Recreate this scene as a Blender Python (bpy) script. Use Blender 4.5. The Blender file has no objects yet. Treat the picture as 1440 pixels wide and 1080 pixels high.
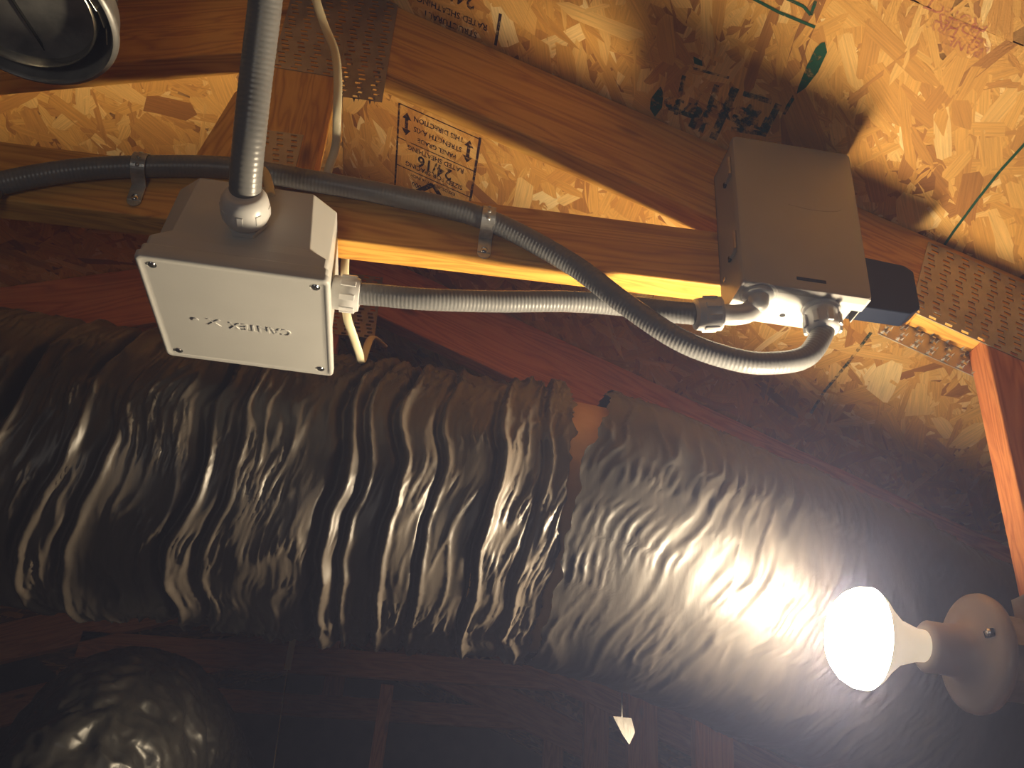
import bpy, bmesh, math, random
import numpy as np
from mathutils import Vector, Matrix, noise
random.seed(7)
scene = bpy.context.scene
C = scene.collection

# ------------------------------------------------------------------ camera, world, exposure
# world frame: X along the trusses, Y away from the viewer (square to the trusses), Z up; camera at the origin
CAM = Matrix(((0.98706, 0.12997, 0.0939), (-0.14597, 0.48999, 0.8594), (0.06568, -0.86198, 0.50262)))  # image right, down, forward
q, r_ = np.linalg.qr(np.array(CAM)); sg = np.sign(np.diag(r_)); q = q * sg
RT, DN, FW = Vector(q[:, 0]), Vector(q[:, 1]), Vector(q[:, 2])
cd = bpy.data.cameras.new('camera'); cam = bpy.data.objects.new('camera', cd); C.objects.link(cam)
m = Matrix.Identity(4)
for i in range(3):
    m[i][0] = RT[i]; m[i][1] = -DN[i]; m[i][2] = -FW[i]
cam.matrix_world = m
cd.sensor_width = 36; cd.lens = 36 * 1300 / 1440; cd.clip_start = 0.01
scene.camera = cam
scene.view_settings.view_transform = 'Standard'; scene.view_settings.look = 'None'
scene.view_settings.gamma = 1; scene.view_settings.use_curve_mapping = False
scene.view_settings.exposure = 0.6
LAMP = Vector((0.497, 0.948, 0.316))
LAMP_COLOR = (1.0, 0.81, 0.56); LAMP_STRENGTH = 290.0
w = bpy.data.worlds.new('attic_added_haze'); scene.world = w; w.use_nodes = True
wn = w.node_tree.nodes; wn['Background'].inputs[0].default_value = (0.35, 0.42, 0.6, 1); wn['Background'].inputs[1].default_value = 0.012
GLARE_HAZE = 0.048  # blue-tinted haze added to stand in for the glare round the bulb
if GLARE_HAZE > 0:
    vs = wn.new('ShaderNodeVolumeScatter'); vs.inputs['Color'].default_value = (0.46, 0.55, 1.0, 1); vs.inputs['Density'].default_value = GLARE_HAZE
    vs.inputs['Anisotropy'].default_value = 0.3
    w.node_tree.links.new(vs.outputs[0], wn['World Output'].inputs['Volume'])
# weak fill light added behind the viewer, out of view
hl = bpy.data.lights.new('added_fill', 'AREA'); hl.energy = 3.2; hl.size = 0.5; hl.color = (1.0, 0.93, 0.88)
ho = bpy.data.objects.new('added_fill', hl); C.objects.link(ho); ho.location = (-0.6, -1.6, -0.9)
ho.rotation_euler = (Vector((-0.2, 1.2, 0.5)) - ho.location).to_track_quat('-Z', 'Y').to_euler()

# ------------------------------------------------------------------ helpers
def ray(px, py):
    return RT * ((px - 720) / 1300) + DN * ((py - 540) / 1300) + FW
def onY(px, py, y): r = ray(px, py); return r * (y / r.y)
def onZ(px, py, z): r = ray(px, py); return r * (z / r.z)
APEX_X, APEX_Z, SLOPE = -0.2, 1.186, 0.373
def deck_z(x): return APEX_Z - SLOPE * abs(x - APEX_X)
def onDeck(px, py, lift=0.0012):
    r = ray(px, py); t = (APEX_Z - SLOPE * 0.2) / (r.z + SLOPE * r.x)   # right slope
    p = r * t; p.z -= lift; return p

class MB:
    def __init__(s): s.v = []; s.f = []
    def add(s, vs, fs, M=None):
        o = len(s.v)
        s.v += [tuple(M @ Vector(v)) if M else tuple(v) for v in vs]
        s.f += [tuple(i + o for i in f) for f in fs]; return s
    def box(s, x0, x1, y0, y1, z0, z1, M=None):
        vs = [(x, y, z) for x in (x0, x1) for y in (y0, y1) for z in (z0, z1)]
        return s.add(vs, [(0, 1, 3, 2), (4, 6, 7, 5), (0, 4, 5, 1), (2, 3, 7, 6), (0, 2, 6, 4), (1, 5, 7, 3)], M)
    def prism(s, poly, a, b, M=None):   # poly in XZ extruded along Y from a to b
        n = len(poly)
        vs = [(p[0], a, p[1]) for p in poly] + [(p[0], b, p[1]) for p in poly]
        fs = [tuple(range(n)), tuple(range(2 * n - 1, n - 1, -1))] + [(i, (i + 1) % n + 0, (i + 1) % n + n, i + n)[::-1] for i in range(n)]
        return s.add(vs, fs, M)
    def lathe(s, prof, M=None, n=32, closed=True):    # prof (r, h) about local Z
        vs = []; fs = []; k = len(prof)
        for r, h in prof:
            for i in range(n):
                a = 2 * math.pi * i / n; vs.append((r * math.cos(a), r * math.sin(a), h))
        for j in range(k - 1):
            for i in range(n):
                fs.append((j * n + i, j * n + (i + 1) % n, (j + 1) * n + (i + 1) % n, (j + 1) * n + i))
        if closed: fs.append(tuple(range(n))[::-1]); fs.append(tuple((k - 1) * n + i for i in range(n)))
        return s.add(vs, fs, M)
    def build(s, name, mat, parent=None, smooth=False, bevel=0, autos=None):
        me = bpy.data.meshes.new(name); me.from_pydata(s.v, [], s.f); me.validate(); me.update()
        b = bmesh.new(); b.from_mesh(me); bmesh.ops.recalc_face_normals(b, faces=b.faces[:])
        if bevel:
            bmesh.ops.remove_doubles(b, verts=b.verts[:], dist=1e-6)
            es = [e for e in b.edges if len(e.link_faces) == 2 and e.calc_face_angle(0) > 0.5]
            bmesh.ops.bevel(b, geom=es, offset=bevel, segments=2, profile=0.5, affect='EDGES', clamp_overlap=True)
        b.to_mesh(me); b.free()
        me.materials.append(mat)
        if smooth:
            me.shade_smooth()
            if autos: me.set_sharp_from_angle(angle=math.radians(autos))
        o = bpy.data.objects.new(name, me); C.objects.link(o)
        if parent: o.parent = parent
        return o
def tag(o, label=None, cat=None, group=None, kind=None):
    for k, v in (('label', label), ('category', cat), ('group', group), ('kind', kind)):
        if v: o[k] = v
    return o
def empty(name, label=None, cat=None, group=None, loc=None):
    o = bpy.data.objects.new(name, None); C.objects.link(o); o.empty_display_size = 0.02
    return tag(o, label, cat, group)
def frame_to(d, p):   # matrix with local Z along d at p
    return Matrix.Translation(Vector(p)) @ Vector(d).to_track_quat('Z', 'Y').to_matrix().to_4x4()
def catmull(pts, step):
    P = [Vector(p) for p in pts]; P = [P[0] * 2 - P[1]] + P + [P[-1] * 2 - P[-2]]
    out = []
    for i in range(1, len(P) - 2):
        a, b, c, d = P[i - 1:i + 3]
        n = max(4, int((c - b).length / step * 2))
        for k in range(n):
            t = k / n
            out.append(0.5 * ((2 * b) + (c - a) * t + (2 * a - 5 * b + 4 * c - d) * t * t + (3 * b - a - 3 * c + d) * t ** 3))
    out.append(P[-2])
    res = [out[0]]; acc = 0   # resample evenly
    for i in range(1, len(out)):
        seg = (out[i] - out[i - 1]).length
        while seg > 0 and acc + seg >= step:
            f = (step - acc) / seg; p = out[i - 1].lerp(out[i], f); res.append(p)
            out[i - 1] = p; seg = (out[i] - p).length; acc = 0
        acc += seg
    return res
def tube(mb, pts, rad, n=20, flat=None, cap=True):
    T = []
    for i in range(len(pts)):
        d = pts[min(i + 1, len(pts) - 1)] - pts[max(i - 1, 0)]; T.append(d.normalized())
    up = Vector((0, 1, 0)) if abs(T[0].y) < 0.9 else Vector((1, 0, 0))
    N = (up - T[0] * up.dot(T[0])).normalized()
    vs = []; fs = []
    for i, p in enumerate(pts):
        N = (N - T[i] * N.dot(T[i])).normalized(); B = T[i].cross(N)
        r = rad(i) if callable(rad) else rad
        for k in range(n):
            a = 2 * math.pi * k / n
            c, s_ = math.cos(a), math.sin(a)
            if flat: vs.append(p + N * (c * r * flat) + B * (s_ * r))
            else: vs.append(p + (N * c + B * s_) * r)
    for i in range(len(pts) - 1):
        for k in range(n):
            fs.append((i * n + k, i * n + (k + 1) % n, (i + 1) * n + (k + 1) % n, (i + 1) * n + k))
    if cap: fs.append(tuple(range(n))[::-1]); fs.append(tuple((len(pts) - 1) * n + k for k in range(n)))
    return mb.add(vs, fs)

# ------------------------------------------------------------------ materials
def mat(name, col, rough=0.5, metal=0.0, spec=0.5, coat=0.0):
    m = bpy.data.materials.new(name); m.use_nodes = True; b = m.node_tree.nodes['Principled BSDF']
    b.inputs['Base Color'].default_value = (*col, 1); b.inputs['Roughness'].default_value = rough
    b.inputs['Metallic'].default_value = metal; b.inputs['Specular IOR Level'].default_value = spec
    b.inputs['Coat Weight'].default_value = coat
    return m
def nd(m, t, **kw):
    n = m.node_tree.nodes.new(t)
    for k, v in kw.items():
        if k.startswith('_'): setattr(n, k[1:], v)
        else: n.inputs[k.replace('__', ' ')].default_value = v
    return n
def lk(m, a, b): m.node_tree.links.new(a, b)
def ramp(m, stops):
    n = m.node_tree.nodes.new('ShaderNodeValToRGB'); e = n.color_ramp.elements
    while len(e) < len(stops): e.new(0.5)
    for x, (p, c) in zip(e, stops): x.position = p; x.color = (*c, 1)
    return n
def grunge(m, c1, c2, scale=8, bump=0.0, bscale=60, coord='Object', rough=None, stretch=(1, 1, 1)):
    b = m.node_tree.nodes['Principled BSDF']
    tc = nd(m, 'ShaderNodeTexCoord'); mp = nd(m, 'ShaderNodeMapping'); mp.inputs['Scale'].default_value = stretch
    lk(m, tc.outputs[coord], mp.inputs[0])
    n = nd(m, 'ShaderNodeTexNoise', Scale=scale, Detail=6.0, Roughness=0.6); lk(m, mp.outputs[0], n.inputs['Vector'])
    r = ramp(m, [(0.35, c1), (0.65, c2)]); lk(m, n.outputs['Fac'], r.inputs[0]); lk(m, r.outputs[0], b.inputs['Base Color'])
    if rough:
        mr = nd(m, 'ShaderNodeMapRange'); mr.inputs['To Min'].default_value = rough[0]; mr.inputs['To Max'].default_value = rough[1]
        lk(m, n.outputs['Fac'], mr.inputs[0]); lk(m, mr.outputs[0], b.inputs['Roughness'])
    if bump:
        n2 = nd(m, 'ShaderNodeTexNoise', Scale=bscale, Detail=4.0); lk(m, mp.outputs[0], n2.inputs['Vector'])
        bp = nd(m, 'ShaderNodeBump', Strength=bump, Distance=0.001); lk(m, n2.outputs['Fac'], bp.inputs['Height']); lk(m, bp.outputs[0], b.inputs['Normal'])
    return m
def wood(name, c0, c1, c2, seed=0.0):   # grain along local X
    m = mat(name, c1, 0.55, spec=0.35); b = m.node_tree.nodes['Principled BSDF']
    tc = nd(m, 'ShaderNodeTexCoord'); mp = nd(m, 'ShaderNodeMapping'); mp.inputs['Scale'].default_value = (1.2, 14, 14); mp.inputs['Location'].default_value = (seed, seed * 2, 0)
    lk(m, tc.outputs['Object'], mp.inputs[0])
    n1 = nd(m, 'ShaderNodeTexNoise', Scale=1.6, Detail=3.0, Distortion=0.6); lk(m, mp.outputs[0], n1.inputs['Vector'])
    wv = nd(m, 'ShaderNodeMath', _operation='MULTIPLY'); wv.inputs[1].default_value = 22; lk(m, n1.outputs['Fac'], wv.inputs[0])
    fr = nd(m, 'ShaderNodeMath', _operation='PINGPONG'); fr.inputs[1].default_value = 1.0; lk(m, wv.outputs[0], fr.inputs[0])
    mp2 = nd(m, 'ShaderNodeMapping'); mp2.inputs['Scale'].default_value = (6, 220, 220); lk(m, tc.outputs['Object'], mp2.inputs[0])
    n2 = nd(m, 'ShaderNodeTexNoise', Scale=1.0, Detail=3.0); lk(m, mp2.outputs[0], n2.inputs['Vector'])
    ad = nd(m, 'ShaderNodeMath', _operation='MULTIPLY_ADD'); ad.inputs[1].default_value = 0.55; lk(m, fr.outputs[0], ad.inputs[0])
    sb = nd(m, 'ShaderNodeMath', _operation='MULTIPLY'); sb.inputs[1].default_value = 0.5; lk(m, n2.outputs['Fac'], sb.inputs[0]); lk(m, sb.outputs[0], ad.inputs[2])
    r = ramp(m, [(0.15, c0), (0.5, c1), (0.85, c2)]); lk(m, ad.outputs[0], r.inputs[0])
    # knots
    mp3 = nd(m, 'ShaderNodeMapping'); mp3.inputs['Scale'].default_value = (4.2, 13, 13); mp3.inputs['Location'].default_value = (seed * 3 + .3, .2, .4); lk(m, tc.outputs['Object'], mp3.inputs[0])
    vo = nd(m, 'ShaderNodeTexVoronoi', Scale=1.0); lk(m, mp3.outputs[0], vo.inputs['Vector'])
    kr = ramp(m, [(0.06, (1, 1, 1)), (0.14, (0, 0, 0))]); lk(m, vo.outputs['Distance'], kr.inputs[0])
    mx = nd(m, 'ShaderNodeMix', _data_type='RGBA'); lk(m, kr.outputs[0], mx.inputs[0]); lk(m, r.outputs[0], mx.inputs[6]); mx.inputs[7].default_value = (c0[0] * .35, c0[1] * .28, c0[2] * .25, 1)
    lk(m, mx.outputs[2], b.inputs['Base Color'])
    bp = nd(m, 'ShaderNodeBump', Strength=0.25, Distance=0.0006); lk(m, n2.outputs['Fac'], bp.inputs['Height']); lk(m, bp.outputs[0], b.inputs['Normal'])
    return m
M_wood = wood('pine_lumber', (0.52, 0.225, 0.035), (0.72, 0.36, 0.06), (0.82, 0.45, 0.09))
M_woodr = wood('red_pine_lumber', (0.48, 0.15, 0.045), (0.64, 0.23, 0.08), (0.72, 0.29, 0.10), 3.1)
def flake_mat(name, deep=False):
    m = mat(name, (.5, .3, .1), 0.6, spec=0.25); b = m.node_tree.nodes['Principled BSDF']
    g = nd(m, 'ShaderNodeNewGeometry')
    r = ramp(m, [(0.0, (0.26, 0.10, 0.022)), (0.06, (0.45, 0.20, 0.042)), (0.35, (0.57, 0.28, 0.058)), (0.7, (0.65, 0.345, 0.08)), (0.94, (0.72, 0.44, 0.14)), (1, (0.80, 0.58, 0.26))])
    lk(m, g.outputs['Random Per Island'], r.inputs[0])
    at = nd(m, 'ShaderNodeAttribute', _attribute_name='grain')
    mp = nd(m, 'ShaderNodeMapping'); mp.inputs['Scale'].default_value = (14, 420, 1); lk(m, at.outputs['Vector'], mp.inputs[0])
    n = nd(m, 'ShaderNodeTexNoise', Scale=1.0, Detail=3.0, Roughness=.6); lk(m, mp.outputs[0], n.inputs['Vector'])
    tc = nd(m, 'ShaderNodeTexCoord'); n3 = nd(m, 'ShaderNodeTexNoise', Scale=5.0, Detail=3.0); lk(m, tc.outputs['Object'], n3.inputs['Vector'])
    ml = nd(m, 'ShaderNodeMath', _operation='MULTIPLY_ADD'); ml.inputs[1].default_value = 0.9; ml.inputs[2].default_value = 0.3; lk(m, n.outputs['Fac'], ml.inputs[0])
    m2 = nd(m, 'ShaderNodeMath', _operation='MULTIPLY_ADD'); m2.inputs[1].default_value = 0.7; lk(m, n3.outputs['Fac'], m2.inputs[0]); lk(m, ml.outputs[0], m2.inputs[2])
    sc = nd(m, 'ShaderNodeVectorMath', _operation='SCALE'); lk(m, r.outputs[0], sc.inputs[0]); lk(m, m2.outputs[0], sc.inputs['Scale'])
    lk(m, sc.outputs[0], b.inputs['Base Color'])
    bp = nd(m, 'ShaderNodeBump', Strength=0.4, Distance=0.0005); lk(m, n.outputs['Fac'], bp.inputs['Height']); lk(m, bp.outputs[0], b.inputs['Normal'])
    return m
M_flake = flake_mat('strand_board_flakes')
M_board = grunge(mat('strand_board_core', (.3, .15, .05), 0.7, spec=0.2), (.22, .10, .03), (.42, .22, .07), 30, 0.6, 90)
def ink_mat(name, col, lo=0.42, hi=0.58, scale=70, alpha=1.0):
    m = mat(name, col, 0.7, spec=0.2); b = m.node_tree.nodes['Principled BSDF']
    tc = nd(m, 'ShaderNodeTexCoord'); n = nd(m, 'ShaderNodeTexNoise', Scale=scale, Detail=5.0, Roughness=0.7); lk(m, tc.outputs['Object'], n.inputs['Vector'])
    r = nd(m, 'ShaderNodeMapRange'); r.inputs['From Min'].default_value = lo; r.inputs['From Max'].default_value = hi; r.inputs['To Min'].default_value = alpha; r.inputs['To Max'].default_value = 0.05
    lk(m, n.outputs['Fac'], r.inputs[0]); lk(m, r.outputs[0], b.inputs['Alpha'])
    return m
M_ink = ink_mat('dark_stamp_ink', (0.035, 0.012, 0.012), 0.50, 0.68, 90, .93)
M_green = ink_mat('green_stamp_ink', (0.008, 0.07, 0.035), 0.55, 0.72, 60, .95)
M_greenp = ink_mat('green_print_ink', (0.008, 0.06, 0.035), 0.44, 0.58, 60, .85)
M_pink = ink_mat('pink_stamp_ink', (0.55, 0.16, 0.14), 0.45, 0.6, 90, .5)
M_gray = grunge(mat('grey_conduit_vinyl', (.28, .28, .28), 0.33, spec=.5), (.155, .16, .165), (.215, .215, .215), 12)
M_dkgray = grunge(mat('dark_grey_conduit_vinyl', (.09, .09, .1), 0.42, spec=.5), (.07, .073, .08), (.11, .11, .115), 12)
M_pvc = grunge(mat('light_grey_moulded_plastic', (.55, .55, .53), 0.38, spec=.5), (.52, .52, .50), (.58, .58, .56), 6, 0.12, 900)
M_fit = mat('pale_grey_fitting_plastic', (.60, .60, .60), 0.3)
M_steelp = grunge(mat('grey_painted_steel', (.36, .35, .33), 0.42, spec=.5), (.34, .33, .31), (.38, .37, .35), 5)
M_black = mat('navy_black_plastic', (.012, .018, .038), 0.55, spec=.25)
M_dark = mat('dark_gap', (.01, .01, .01), 0.8)
M_zinc = grunge(mat('zinc_strap', (.55, .55, .55), 0.3, .7), (.42, .42, .40), (.7, .7, .68), 50, 0.3, 150)
M_screw = mat('bright_screw', (.75, .74, .72), 0.2, 1.0)
M_galv = grunge(mat('galvanised_plate', (.45, .42, .38), 0.42, .75), (.36, .32, .27), (.52, .47, .41), 25, rough=(.3, .6))
M_vent = grunge(mat('dull_vent_metal', (.22, .23, .23), 0.35, .45), (.16, .165, .165), (.34, .34, .33), 18, 0.2, 60, rough=(.25, .55))
M_crimp = grunge(mat('bright_crimped_metal', (.7, .68, .6), 0.25, 1.0), (.5, .48, .42), (.75, .72, .62), 18, 0.2, 60)
M_cable = mat('cream_cable_sheath', (.82, .74, .50), 0.4)
M_porc = mat('white_porcelain', (.36, .31, .28), 0.35)
M_tan = grunge(mat('tan_collar_board', (.45, .25, .10), 0.6), (.40, .22, .08), (.52, .30, .13), 10)
M_floor = grunge(mat('dusty_attic_floor', (.12, .09, .07), 0.9), (.10, .07, .05), (.16, .12, .09), 5)
def film(name, c1, c2, rough=(.3, .48)):
    m = mat(name, c1, 0.3, spec=0.6); grunge(m, c1, c2, 9, 0.35, 45, rough=rough, stretch=(3.2, 0.7, 0.7))
    return m
M_film = film('dusty_black_duct_film', (.040, .033, .026), (.075, .061, .047), (.36, .52))
M_filmr = film('dusty_grey_duct_film', (.016, .014, .012), (.032, .027, .023), (.42, .56))
M_filmr.node_tree.nodes['Principled BSDF'].inputs['Specular IOR Level'].default_value = .38
M_film2 = film('black_duct_film', (.018, .017, .014), (.036, .033, .027), (.32, .46))

# ------------------------------------------------------------------ roof deck (the ceiling), floor
Y0, Y1 = -0.6, 5.2
ceil = empty('ceiling'); ceil['kind'] = 'structure'
ang = math.atan(SLOPE)
def panel(side, ya, yb, ua, ub):   # u = distance down the slope from the ridge
    sx = 1 if side > 0 else -1
    def P(u, y, lift): return (APEX_X + sx * (u * math.cos(ang) - lift * math.sin(ang) * -1 * -1), y, APEX_Z - u * math.sin(ang) + lift * math.cos(ang))
    mb = MB(); g = 0.0015
    vs = [P(u, y, l) for u in (ua + g, ub - g) for y in (ya + g, yb - g) for l in (0.0, 0.011)]
    mb.add(vs, [(0, 1, 3, 2), (4, 6, 7, 5), (0, 4, 5, 1), (2, 3, 7, 6), (0, 2, 6, 4), (1, 5, 7, 3)])
    return mb.build('osb_panel', M_board, ceil), P
def flakes(parent, P, ya, yb, ua, ub, n, rng, mean=math.pi / 2):
    vs = []; fs = []; gr = []
    for i in range(n):
        u = rng.uniform(ua, ub); y = rng.uniform(ya, yb)
        L = rng.uniform(.03, .13); W = rng.uniform(.006, .027) * (1 if rng.random() < .8 else 1.7)
        a = rng.gauss(mean, .55) if rng.random() < .8 else rng.uniform(0, math.pi)
        ca, sa = math.cos(a), math.sin(a)
        h0 = -0.0001 - 0.0009 * (i / n) - 0.0001 * rng.random(); tu = rng.gauss(0, .006); tv = rng.gauss(0, .022)
        k = rng.uniform(-.5, .5)
        outl = [(-.5 + rng.uniform(0, .2), -.5), (-.15, -.5 + rng.uniform(-.12, .1)), (.2, -.5 + rng.uniform(-.1, .12)), (.5 - rng.uniform(0, .25), -.5 + rng.uniform(0, .2)),
                (.5 + rng.uniform(-.06, .1), rng.uniform(-.3, .3)), (.5 - rng.uniform(0, .25), .5), (.1, .5 + rng.uniform(-.1, .1)), (-.5 + rng.uniform(0, .2), .5 - rng.uniform(0, .2)), (-.5 - rng.uniform(-.06, .1), rng.uniform(-.3, .3))]
        o = len(vs)
        for (p, q_) in outl:
            lx, ly = p * L, q_ * W; ly += k * lx * lx * 1.0
            uu = u + lx * ca - ly * sa; yy = y + lx * sa + ly * ca
            uu = min(max(uu, ua), ub); yy = min(max(yy, ya), yb)
            vs.append(P(uu, yy, h0 - max(-.0004, min(.0008, abs(lx * tu) + abs(ly * tv) * 1.0))))
            gr.append((lx + i * .37, ly + i * .11, 0))
        fs.append(tuple(range(o, o + 9)))
    me = bpy.data.meshes.new('wood_flakes'); me.from_pydata(vs, [], fs)
    at = me.attributes.new('grain', 'FLOAT_VECTOR', 'POINT'); at.data.foreach_set('vector', np.array(gr, dtype=np.float32).ravel())
    me.materials.append(M_flake); ob = bpy.data.objects.new('wood_flakes', me); C.objects.link(ob); ob.parent = parent; ob['kind'] = 'stuff'
rng = random.Random(11)
for ya, yb, nf in ((Y0, 0.62, 3500), (0.62, 1.84, 10500), (1.84, 3.06, 5200), (3.06, 5.2, 1500)):
    for ua, ub, k in ((0, 1.22, 1.0), (1.22, 2.44, .5)):
        o, P = panel(1, ya, yb, ua, ub); flakes(o, P, ya, yb, ua, ub, int(nf * k), rng, math.pi * .36)
    o, P = panel(-1, ya, yb, 0, 1.22); flakes(o, P, ya, yb, 0, 1.22, int(nf * .6), rng, math.pi * .6)
fl = MB().box(-2.5, 3.2, -2.2, 5.6, -1.62, -1.6).build('floor', M_floor); fl['kind'] = 'structure'
fl2 = MB().box(-2.5, 3.2, 5.2, 5.24, -1.6, 1.2).build('wall_back', M_floor); fl2['kind'] = 'structure'

# --- printing on the right-hand slope
R3 = Matrix(((math.cos(ang), 0, math.sin(ang)), (0, 1, 0), (-math.sin(ang), 0, math.cos(ang))))
def deck_pt(x, y, lift=0.0016): return Vector((x, y, deck_z(x) - lift))
def print_text(txt, x, y, size, ux=-1, vy=1, mat_=None, rot=0.0, font_stretch=1.0, parent=None):
    cu = bpy.data.curves.new('t', 'FONT'); cu.body = txt; cu.size = size; cu.align_x = 'CENTER'; cu.align_y = 'CENTER'; cu.resolution_u = 2; cu.offset = size * .022
    to = bpy.data.objects.new('t', cu); C.objects.link(to)
    dg = bpy.context.evaluated_depsgraph_get(); me = bpy.data.meshes.new_from_object(to.evaluated_get(dg))
    bpy.data.objects.remove(to); me.name = 'printed_text'
    c, s = math.cos(rot), math.sin(rot)
    for v in me.vertices:
        a, b_ = v.co.x * font_stretch, v.co.y
        a, b_ = a * c - b_ * s, a * s + b_ * c
        p = deck_pt(x + ux * a * math.cos(ang), y + vy * b_); v.co = p
    me.materials.append(mat_ or M_ink); o = bpy.data.objects.new('printed_text', me); C.objects.link(o); o.parent = parent or ceil
    return o
def stroke(mb, a, b, wd):
    a, b = Vector(a), Vector(b); d = (b - a).normalized(); n = Vector((math.sin(ang), 0, math.cos(ang))); s = d.cross(n) * wd / 2
    mb.add([a + s, a - s, b - s, b + s], [(0, 1, 2, 3)])
stamp = empty('printed_stamp'); stamp.parent = ceil
def dp(x, y): return deck_pt(x, y)
def make_stamp(y0, y1):
    mb = MB(); xl, xr = -0.100, 0.038
    L = y1 - y0
    stroke(mb, dp(xl, y0), dp(xl, y1), .0035); stroke(mb, dp(xr, y0 - .004), dp(xr, y1), .0045)
    for t in (0.0, .30, .56, 1.0): stroke(mb, dp(xl, y0 + L * t), dp(xr, y0 + L * t), .0022)
    for xx in (xl + .014, xr - .016):   # double arrows
        ya, yb = y0 + .012, y0 + L * .30 - .012
        stroke(mb, dp(xx, ya + .012), dp(xx, yb - .012), .006)
        for yy, s in ((ya, 1), (yb, -1)):
            mb.add([dp(xx, yy), dp(xx - .008, yy + s * .015), dp(xx + .008, yy + s * .015)], [(0, 1, 2)])
    # roof-shaped mark in the last field
    xc = (xl + xr) / 2; yb = y0 + L * .60; ye = y0 + L * .95
    stroke(mb, dp(xc, yb), dp(xc - .043, yb + .058), .010); stroke(mb, dp(xc, yb), dp(xc + .043, yb + .058), .010)
    stroke(mb, dp(xc, yb + .022), dp(xc - .022, yb + .055), .004); stroke(mb, dp(xc, yb + .022), dp(xc + .022, yb + .055), .004)
    stroke(mb, dp(xc, yb + .03), dp(xc, ye), .004)
    mb.build('stamp_lines', M_ink, stamp)
    T = [('THIS DIRECTION', .07, .0125), ('STRENGTH AXIS', .16, .0125), ('PANEL GRADE', .245, .0115), ('RATED SHEATHING', .345, .0125), ('24/16', .43, .030), ('SIZED FOR SPACING', .505, .0125),
         ('EXPOSURE 1  7/16 INCH', .60, .0085), ('000', .68, .013), ('PS 2-10', .86, .013)]
    for t, f, sz in T: print_text(t, xc if t != '000' else xl + .04, y0 + L * f, sz * 1.25, parent=stamp, font_stretch=.78)
make_stamp(1.105, 1.36)
mb = MB(); stroke(mb, dp(.038, .86), dp(.038, .915), .0045); stroke(mb, dp(-.1, .7), dp(-.1, .87), .0035); mb.build('stamp_lines', M_ink, stamp)
for t, y, sz in (('24/16', .86, .034), ('RATED SHEATHING', .892, .015), ('75/16 RAT', .832, .02), ('STRUCTURAL I', .912, .015)): print_text(t, -.03, y, sz, parent=stamp, font_stretch=.85)
# green printing and pen marks near the top chord
gmark = empty('green_marking'); gmark.parent = ceil
def pixpoly(pts, mat_, name, parent, subdiv=False):
    mb = MB(); mb.add([onDeck(*p, lift=.0018) for p in pts], [tuple(range(len(pts)))]); return mb.build(name, mat_, parent)
pixpoly([(1160, 58), (1163, 72), (1150, 100), (1133, 122), (1120, 131), (1122, 122), (1134, 92), (1147, 66), (1155, 59)], M_green, 'pen_stroke', gmark)
pixpoly([(1115, 132), (1117, 138), (1104, 160), (1100, 159), (1106, 146)], M_green, 'pen_stroke', gmark)
pixpoly([(929, 120), (933, 130), (931, 150), (921, 163), (914, 152), (915, 138), (923, 127)], M_green, 'pen_stroke', gmark)
pixpoly([(975, 78), (987, 84), (988, 92), (976, 88)], M_green, 'pen_stroke', gmark)
def gl(pts, wd, m_=None):
    mb = MB()
    for a, b in zip(pts, pts[1:]):
        pa, pb = onDeck(*a, lift=.0018), onDeck(*b, lift=.0018); stroke(mb, pa, pb, wd)
    return mb.build('pen_stroke', m_ or M_green, gmark)
gl([(1050, -8), (1095, 16), (1146, 37)], .004); gl([(1100, -6), (1130, 8), (1140, 20), (1147, 0)], .004)
gl([(1445, 196), (1405, 240), (1372, 282), (1340, 325), (1322, 352)], .0035)
gl([(1225, 466), (1190, 512), (1160, 548), (1140, 580)], .005, M_greenp)
for a, b, wd in (((1034, 122), (1002, 194), .011), ((1008, 118), (985, 185), .007), ((962, 105), (950, 160), .006), ((1095, 145), (1072, 190), .009), ((985, 150), (972, 178), .010), ((1063, 150), (1040, 178), .02),
                 ((1030, 165), (1066, 172), .010), ((1045, 130), (1085, 142), .008), ((975, 95), (1025, 108), .004), ((940, 150), (1000, 172), .008), ((1028, 180), (1070, 186), .008)):
    gl([a, b], wd, M_greenp)
for t, p, sz in (('EXP 1', (1010, 150), .03), ('19/32', (965, 150), .03), ('T G', (1058, 165), .034)):
    q_ = onDeck(*p); print_text(t, q_.x, q_.y, sz, parent=gmark, mat_=M_greenp)
for k, (px, py) in enumerate(((1345, 20), (1348, 34), (1350, 48), (1352, 62))):
    q_ = onDeck(px, py); print_text(['PROTECT', 'EDGES', 'KEEP DRY', 'PANEL'][k], q_.x, q_.y, .017, parent=gmark, mat_=M_pink)

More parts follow.
